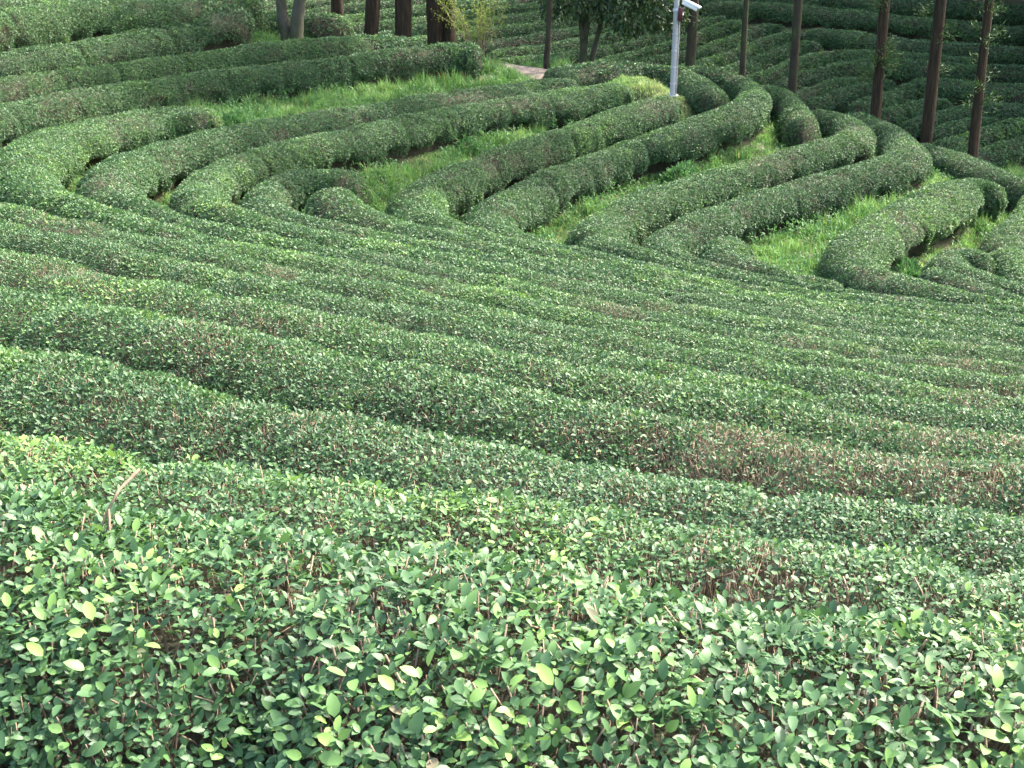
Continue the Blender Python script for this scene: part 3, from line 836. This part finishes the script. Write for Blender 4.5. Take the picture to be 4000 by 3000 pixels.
def weed_bush(c, rad, hgt, label, n=900, seed=1):
    rg = np.random.default_rng(seed)
    root = empty('weed_bush', Vector(c))
    g = Geo()
    az = rg.uniform(0, 6.28, n); el = rg.uniform(.05, 1, n); rr = rg.uniform(.5, 1, n) ** .5
    q = np.stack([np.cos(az) * np.sqrt(1 - el ** 2) * rad * rr, np.sin(az) * np.sqrt(1 - el ** 2) * rad * rr, el * hgt * rr], -1)
    q = q + (vnoise(q + np.array(c), 6, seed)[:, None] - .5) * .2
    d = unit(q + rg.normal(0, .15, (n, 3)) + np.array([[0, 0, .12]]))
    nn = unit(rg.normal(0, .5, (n, 3)) + np.array([[0, 0, 1]]))
    add_leaves(g, q + np.array(c), d, nn, rg.uniform(.07, .13, n), rg.uniform(.025, .045, n), np.clip(.45 + .5 * (vnoise(q, 7, 3) - .5) + rg.normal(0, .15, n), 0, 1), np.zeros(n), False)
    g.build('foliage', M_WEED, root)
    g = Geo()
    for k in range(9):
        e = np.array(c) + [math.cos(k * .7) * rad * .6, math.sin(k * .7) * rad * .6, hgt * .8]
        tube(g, [np.array(c) - [0, 0, .05], (np.array(c) + e) / 2 + rg.normal(0, .02, 3), e], [.008, .006, .003], 5)
    g.build('stems', M_TWIG, root)
    tag(root, label, 'weed bush')
def onground(u, v, y):
    q = at_y(u, v, y); q[2] = float(ground(q[0], q[1])); return q
weed_bush(onground(905, 470, 26.3), .42, .62, 'rounded bright green weed clump at the end of the leftmost hairpin hedge', 1100, 11)
weed_bush(onground(2640, 810, 25.6) if False else onground(2660, 640, 26.2), .38, .45, 'soft pale green weed clump in the tangled grass strip below the knoll', 800, 12)
weed_bush(onground(3545, 985, 21.6), .3, .4, 'small leafy weed clump in the dark hollow by the broad right hairpin hedge', 600, 13)
weed_bush(onground(1830, 585, 27.2), .3, .28, 'low broad leafed weed lying in the grass below the white pole hedge', 300, 14)

# ------------------------------------------------------------------ trees
def trunk_line(u0, v0, ut, D, height, seed, sway=.05):
    b = at_y(u0, v0, D); t = at_y(ut, 0, D)
    gz = float(ground(b[0], b[1]))
    sl = (t[0] - b[0]) / (t[2] - b[2])
    z = np.concatenate([[gz - .25, gz, gz + .12, gz + .35, gz + .8], np.linspace(gz + 1.6, gz + height, 12)])
    rg = np.random.default_rng(seed)
    x = b[0] + sl * (z - b[2]) + np.cumsum(rg.normal(0, sway * .3, len(z)))
    y = b[1] + np.cumsum(rg.normal(0, sway * .3, len(z)))
    return np.stack([x, y, z], -1), gz

def trunk_radii(P, r, flare=.35):
    h = P[:, 2] - P[1, 2]
    k = np.clip(1 - h / (h[-1] * 1.08), .08, 1) ** .8
    return r * (k + flare * np.exp(-np.maximum(h, 0) / .22))

def cedar_crown(geo, base, top, r0, seed, n=2600, lean=(0, 0)):
    rg = np.random.default_rng(seed)
    hgt = top - base
    f = rg.uniform(0, 1, n // 26) ** 1.2
    for ff in f:
        az = rg.uniform(0, 6.28); L = (r0 * (1 - ff) ** .8 + .25) * rg.uniform(.6, 1.1)
        t = np.linspace(.15, 1, 26); zz = base + ff * hgt + t * L * .15 - (t ** 2) * L * .45
        c = np.stack([np.cos(az) * L * t + lean[0], np.sin(az) * L * t + lean[1], zz], -1)
        d = unit(np.stack([np.cos(az) + rg.normal(0, .6, 26), np.sin(az) + rg.normal(0, .6, 26), rg.normal(-.1, .5, 26)], -1))
        nn = unit(rg.normal(0, .6, (26, 3)) + np.array([[0, 0, 1]]))
        add_leaves(geo, c + rg.normal(0, .08, (26, 3)), d, nn, rg.uniform(.22, .5, 26), rg.uniform(.07, .16, 26), np.clip(rg.normal(.45, .2, 26), 0, 1), np.zeros(26), False)

def sprouts(root, P, R, seed, n, z0, z1):
    rg = np.random.default_rng(seed)
    for k in range(n):
        geo = Geo()
        z = rg.uniform(z0, z1)
        c = np.array([np.interp(z, P[:, 2], P[:, 0]), np.interp(z, P[:, 2], P[:, 1]), z]); rr = np.interp(z, P[:, 2], R)
        az = rg.uniform(0, 6.28); m = rg.integers(40, 90)
        o = np.array([math.cos(az), math.sin(az), .1])
        q = c + o * rr + o * rg.uniform(0, .30, (m, 1)) + rg.normal(0, .09, (m, 3))
        d = unit(o + rg.normal(0, .6, (m, 3)) + np.array([[0, 0, .2]]))
        add_leaves(geo, q, d, unit(rg.normal(0, 1, (m, 3))), rg.uniform(.09, .2, m), rg.uniform(.016, .034, m), np.clip(rg.normal(.8, .2, m), 0, 1), np.zeros(m), False)
        tube(geo, [c, c + o * (rr + .1), c + o * (rr + .24)], [.008, .006, .003], 5)
        geo.build('sprout', M_CEDAR, root)

def cedar(u0, v0, ut, w, D, label, mat, seed, height=22, crown0=15.5, r0=1.1, n_spr=0, stems=((0, 1.0),), dense=1300):
    P, gz = trunk_line(u0, v0, ut, D, height, seed)
    root = empty('cedar_tree', Vector((float(P[1, 0]), float(P[1, 1]), gz)))
    rad = w * D / FPX / 2
    for off, f in stems:
        g = Geo()
        Q = P.copy(); Q[:, 0] += off
        R = trunk_radii(Q, rad * f)
        tube(g, Q, R, 22, 0, .16, seed, flute=.035)
        g.build('trunk', mat, root)
    g = Geo()
    Pt = P[-1]
    cedar_crown(g, gz + crown0, gz + height + .8, r0, seed, dense, (Pt[0], Pt[1]))
    g.build('crown', M_CEDAR, root)
    if n_spr:
        sprouts(root, P, trunk_radii(P, rad), seed + 5, n_spr, gz + 1.9, gz + 5.5)
    tag(root, label, 'tree', 'tall straight conifers on the bank')
    return root

cedar(1322, 122, 1313, 48, 37.0, 'dark red trunk of a conifer just right of the rounded hedge mound', M_BARK_RED, 1)
cedar(1454, 142, 1458, 54, 36.3, 'reddish brown conifer trunk with a sunlit right edge, second of the big trunks', M_BARK_RED, 2)
cedar(1577, 140, 1577, 62, 36.2, 'thick dark brown conifer trunk left of the doubled trunk', M_BARK_RED, 3)
cedar(1702, 162, 1698, 62, 36.4, 'doubled dark conifer trunk behind the yellow-green sapling', M_BARK_RED, 4, stems=((0, 1.0), (.40, .72)))
cedar(1884, 190, 1884, 22, 38.0, 'thin mossy trunk inside the yellow-green sapling', M_BARK_MOSS, 5, 12, 8.5, .8, dense=1000)
cedar(2134, 290, 2145, 22, 35.0, 'slim straight trunk standing at the edge of the earth path', M_BARK_MOSS, 6, 14, 9, 1.0, dense=1300)
cedar(2700, 242, 2715, 39, 36.5, 'dark mossy conifer trunk just behind the white camera pole', M_BARK_MOSS, 7, n_spr=6)
cedar(2914, 300, 2932, 24, 35.5, 'thin dark conifer trunk, fifth from the right', M_BARK_MOSS, 8, 16, 11, 1.0, dense=1500)
cedar(3097, 362, 3122, 36, 34.5, 'conifer trunk with a pale lit right edge, fourth from the right', M_BARK_MOSS, 9, n_spr=1)
cedar(3421, 470, 3457, 43, 33.2, 'dark conifer trunk with green sprouts, third from the right', M_BARK_RED, 10, n_spr=18)
cedar(3612, 570, 3668, 46, 31.8, 'conifer trunk with a reddish base, second from the right', M_BARK_RED, 11, n_spr=3)
cedar(3790, 612, 3861, 42, 31.2, 'last conifer trunk at the right, shaggy green sprouts on its upper half', M_BARK_RED, 12, n_spr=20)

# pale twin trunk
b = at_y(1137, 165, 33.9); gz = float(ground(b[0], b[1]))
root = empty('broadleaf_tree', Vector((float(b[0]), float(b[1]), gz)))
def pix_line(pts, D):
    return np.array([at_y(u, v, D) for u, v in pts])
L1 = pix_line([(1132, 205), (1126, 170), (1112, 120), (1103, 60), (1098, 0), (1085, -120), (1050, -320)], 33.9)
L2 = pix_line([(1144, 205), (1150, 170), (1158, 120), (1164, 60), (1174, 0), (1200, -130), (1260, -340)], 33.8)
for Lq, ws in ((L1, (26, 21, 19, 20, 22, 18, 10)), (L2, (30, 25, 22, 21, 22, 18, 9))):
    g = Geo()
    Lq, _ = resample(smooth_line(Lq, 2), .12)
    tube(g, Lq, np.interp(np.linspace(0, 1, len(Lq)), np.linspace(0, 1, 7), ws) * 33.9 / FPX, 18, 0, .14, 3, flute=.03)
    g.build('trunk', M_BARK_PALE, root)

def leaf_cloud(geo, centre, radii, n, Ls, seed, droop=.4, clump=.5, mat_t=.45, shell=.45):
    rg = np.random.default_rng(seed)
    q = rg.normal(0, 1, (n * 3, 3)); q = unit(q) * (rg.uniform(shell ** 3, 1, (n * 3, 1)) ** (1 / 3))
    q = q * np.array(radii)
    keep = vnoise(q + np.array(centre), 1.6 / clump, seed) * .6 + vnoise(q + np.array(centre), 3.4 / clump, seed + 1) * .4 > .5
    q = q[keep][:n]; m = len(q)
    d = unit(unit(q) * .6 + rg.normal(0, .7, (m, 3)) - np.array([[0, 0, droop]]))
    nn = unit(rg.normal(0, .6, (m, 3)) + np.array([[0, 0, .8]]))
    L = Ls * rg.uniform(.6, 1.4, m)
    add_leaves(geo, q + np.array(centre), d, nn, L, L * rg.uniform(.4, .6, m), np.clip(rg.normal(mat_t, .2, m), 0, 1), (rg.uniform(0, 1, m) < .01) * .8, False)
g = Geo()
leaf_cloud(g, at_y(1150, -520, 33.9), (2.6, 2.4, 1.7), 7000, .12, 21)
g.build('crown', M_BROAD, root)
tag(root, 'pale grey twin trunk with mossy bark at the upper left', 'tree')

# leaning double trunk with drooping dark leaves
b = at_y(2277, 245, 37.2); gz = float(ground(b[0], b[1]))
root = empty('broadleaf_tree', Vector((float(b[0]), float(b[1]), gz)))
def limb(pts, ws, D, mat, seed, name='trunk'):
    g = Geo()
    n = len(pts)
    Lq = np.array([at_y(q[0], q[1], D + (q[2] if len(q) > 2 else 0)) for q in pts])
    Lq, _ = resample(smooth_line(Lq, 2), .1)
    tube(g, Lq, np.interp(np.linspace(0, 1, len(Lq)), np.linspace(0, 1, n), ws) * D / FPX / 2, 14, 0, .16, seed, flute=.03)
    return g.build(name, mat, root)
limb([(2274, 300), (2276, 243), (2279, 190), (2283, 140), (2290, 100), (2297, 50), (2290, -20), (2260, -120)], (36, 31, 30, 30, 26, 20, 15, 9), 37.2, M_BARK_PALE, 31)
limb([(2278, 150), (2270, 110), (2266, 70), (2272, 20), (2255, -60)], (22, 17, 15, 13, 8), 37.1, M_BARK_PALE, 32, 'limb')
limb([(2300, 300), (2308, 243), (2322, 190), (2338, 130), (2350, 73), (2362, 30), (2372, -20), (2400, -110)], (26, 22, 21, 20, 18, 15, 12, 8), 37.4, M_BARK_PALE, 33)
limb([(2350, 73), (2390, 55), (2440, 40), (2500, 10, -.3), (2560, -30, -.5)], (10, 8, 6, 5, 3), 37.4, M_BARK_PALE, 34, 'limb')
limb([(2345, 95), (2300, 60), (2240, 50, -.3), (2170, 35, -.4)], (7, 6, 5, 3), 37.4, M_BARK_PALE, 35, 'limb')
g = Geo()
for (u, v, D, rx, ry, rz, n, sd_) in ((2210, -15, 36.8, .85, .8, .7, 650, 41), (2330, -30, 37.0, .9, .9, .8, 800, 42), (2470, 0, 36.6, 1.0, .9, .95, 1000, 43),
                                      (2590, 10, 36.9, .85, .8, .85, 900, 44), (2665, 55, 37.2, .45, .5, .55, 300, 45), (2430, 95, 36.4, .6, .5, .5, 260, 46), (2150, 25, 36.6, .35, .4, .35, 150, 47),
                                      (2400, -250, 37.2, 2.4, 2.0, 1.3, 5000, 48)):
    leaf_cloud(g, at_y(u, v, D), (rx, ry, rz), n, .15, sd_, .9, .55, .4, .2)
g.build('crown', M_BROAD, root)
tag(root, 'leaning double trunk tree with drooping dark leaves above the grass knoll', 'tree')

# yellow-green sapling
b = onground(1872, 205, 35.4)
root = empty('sapling', Vector(b))
rg = np.random.default_rng(61)
gs, gl = Geo(), Geo()
for k in range(17):
    u1 = rg.uniform(1690, 2000); v1 = rg.uniform(-70, 75)
    e = at_y(u1, v1, 35.4 + rg.uniform(-.6, .6))
    m_ = b * .45 + e * .55 + np.array([rg.normal(0, .1), rg.normal(0, .1), .2 + .1 * rg.normal()])
    Lq, _ = resample(smooth_line(np.array([b + rg.normal(0, .05, 3) * [1, 1, 0], b * .75 + m_ * .25 + [0, 0, .1], m_, e]), 2), .06)
    tube(gs, Lq, np.linspace(.018, .004, len(Lq)), 5)
    t0 = int(len(Lq) * .42)
    q = np.repeat(Lq[t0:], 5, 0); n = len(q)
    q = q + rg.normal(0, .07, (n, 3))
    d = unit(rg.normal(0, .7, (n, 3)) + np.array([[.15, 0, .1]]))
    add_leaves(gl, q, d, unit(rg.normal(0, .6, (n, 3)) + np.array([[0, 0, .7]])), rg.uniform(.06, .14, n), rg.uniform(.014, .026, n), np.clip(rg.normal(.5, .25, n), 0, 1), np.zeros(n), False)
gs.build('stems', M_TWIG, root)
gl.build('foliage', M_YOUNG, root)
tag(root, 'many stemmed sapling with narrow yellow-green leaves between the big trunks and the path', 'sapling')

# wood above and beside the slope across the valley (out of the frame, it shades that slope)
proto = None
rg = np.random.default_rng(71)
spots = []
for x in np.arange(17, 46, 3.0):
    for y in (55.5, 59.5):
        spots.append((x + rg.uniform(-1, 1), y + rg.uniform(-1, 1)))
for y in np.arange(40.5, 54, 2.6):
    for dx in (3.2, 6.6, 10):
        spots.append((0.43 * y + dx + rg.uniform(-.6, .6), y + rg.uniform(-1, 1)))
for x, y in ((-20, 46), (-17, 50), (-13, 54), (-8.5, 56.5)):
    spots.append((x, y))
for k, (x, y) in enumerate(spots):
    gz = float(ground(x, y))
    if proto is None:
        proto = empty('cedar_tree', Vector((0, 0, 0)))
        g = Geo()
        z = np.linspace(-.3, 17, 14)
        tube(g, np.stack([z * 0, z * 0, z], -1), .24 * (1.02 - z / 17.5).clip(.05, 1.1), 10, 0, .15, 4, flute=.03)
        proto_parts = [g.build('trunk', M_BARK_RED, proto)]
        g = Geo(); cedar_crown(g, 1.6, 18, 3.4, 77, 7800)
        proto_parts.append(g.build('crown', M_CEDAR, proto))
        o = proto
    else:
        o = proto.copy(); COL.objects.link(o)
        for ch in proto_parts:
            c = ch.copy(); COL.objects.link(c); c.parent = o
    o.location = (x, y, gz); o.rotation_euler = (0, 0, rg.uniform(0, 6.28)); o.scale = (1, 1, rg.uniform(1.15, 1.5))
    tag(o, 'dark conifer of the wood that closes off the slope across the valley', 'tree', 'conifers of the wood across the valley')

# ------------------------------------------------------------------ camera pole on the knoll
M_POLE = noise_material('painted_pole', [(0.3, (0.25, 0.25, 0.25)), (0.6, (0.33, 0.33, 0.33)), (0.85, (0.38, 0.38, 0.375))], 3, 0.45, 0.05, 6, (1, 1, .4), 0.5)
M_WHITE = noise_material('white_enamel', [(0.3, (0.74, 0.75, 0.77)), (0.7, (0.82, 0.82, 0.83))], 4, 0.35, 0.0, 4, (1, 1, 1), 0.5)
M_MAROON = noise_material('maroon_box_paint', [(0.3, (0.055, 0.014, 0.02)), (0.7, (0.10, 0.025, 0.032))], 6, 0.5, 0.05)
M_GLASS = noise_material('dark_glass', [(0.3, (0.012, 0.013, 0.016)), (0.7, (0.02, 0.022, 0.026))], 3, 0.1, 0.0)
M_STEEL = noise_material('grey_steel', [(0.3, (0.3, 0.31, 0.32)), (0.7, (0.42, 0.43, 0.44))], 6, 0.45, 0.05)
PD = 30.6
pb = at_y(2627, 372, PD); pz = float(ground(pb[0], pb[1]))
root = empty('camera_pole', Vector((float(pb[0]), float(pb[1]), pz)))
top = at_y(2648, -8, PD)
px_, py_ = float(pb[0]), float(pb[1])
g = Geo()
zz = np.array([pz - .2, pz + .02, pz + 1.2, pz + 2.4, pz + 3.4, pz + 3.42])
tube(g, np.stack([zz * 0 + px_, zz * 0 + py_, zz], -1), [.071, .071, .067, .063, .059, .02], 20)
g.build('pole', M_POLE, root)
g = Geo()
for k in range(4):
    a_ = k * math.pi / 2 + .78
    tube(g, [(px_ + .1 * math.cos(a_), py_ + .1 * math.sin(a_), pz - .01), (px_ + .1 * math.cos(a_), py_ + .1 * math.sin(a_), pz + .07)], [.012, .012], 6)
box(g, (px_, py_, pz + .012), .30, .30, .03, None, 0, .004)
g.build('base_plate', M_STEEL, root)
bx0 = at_y(2656, 29, PD); bx1 = at_y(2656, 83, PD)
g = Geo()
box(g, (bx0[0] + .012, py_ - .02, (bx0[2] + bx1[2]) / 2), .10, .16, bx0[2] - bx1[2], None, 0, .012)
box(g, (bx0[0] + .012, py_ - .108, (bx0[2] + bx1[2]) / 2), .078, .012, (bx0[2] - bx1[2]) * .88, None, 0, .004)
g.build('control_box', M_MAROON, root)
g = Geo()
cx = px_ + .078
zc_ = np.linspace(bx1[2] + .02, pz + .05, 10)
tube(g, np.stack([np.linspace(cx + .01, cx, 10), zc_ * 0 + py_ - .035, zc_], -1), np.full(10, .015), 8)
for z in np.linspace(bx1[2] - .3, pz + .3, 4):
    tube(g, [(px_, py_, z - .012), (px_, py_, z + .012)], [.078, .078], 16)
g.build('conduit', M_POLE, root)
hc = at_y(2697, 21, PD)
yaw, pit = math.radians(-20), math.radians(24)
Rm = (Matrix.Rotation(yaw, 3, 'Z') @ Matrix.Rotation(pit, 3, 'Y'))
Rn = np.array(Rm)
def loc(x, y, z):
    return tuple(np.array(hc) + Rn @ np.array([x, y, z]))
g = Geo()
box(g, loc(0, 0, 0), .40, .125, .115, Rn, 0, .014)
hb = g.build('housing', M_WHITE, root)
g = Geo()
box(g, loc(.02, 0, .073), .46, .155, .012, Rn, 0, .004)
box(g, loc(.02, .076, .05), .46, .008, .05, Rn, 0, .003)
box(g, loc(.02, -.076, .05), .46, .008, .05, Rn, 0, .003)
g.build('sunshield', M_WHITE, hb)
g = Geo()
tube(g, [loc(.199, 0, 0), loc(.206, 0, 0)], [.045, .043], 18)
g.build('lens', M_GLASS, hb)
g = Geo()
j = np.array(loc(-.12, 0, -.06))
tube(g, [(px_ + .05, py_, j[2] - .10), (px_ + .12, py_, j[2] - .085), (j[0], j[1], j[2] - .05), (j[0], j[1], j[2])], [.018, .018, .02, .024], 10)
tube(g, [(px_, py_, j[2] - .135), (px_, py_, j[2] - .065)], [.082, .082], 18)
g.build('bracket', M_STEEL, root)
tag(root, 'white camera pole with a tilted camera housing standing on the grass knoll', 'camera pole')
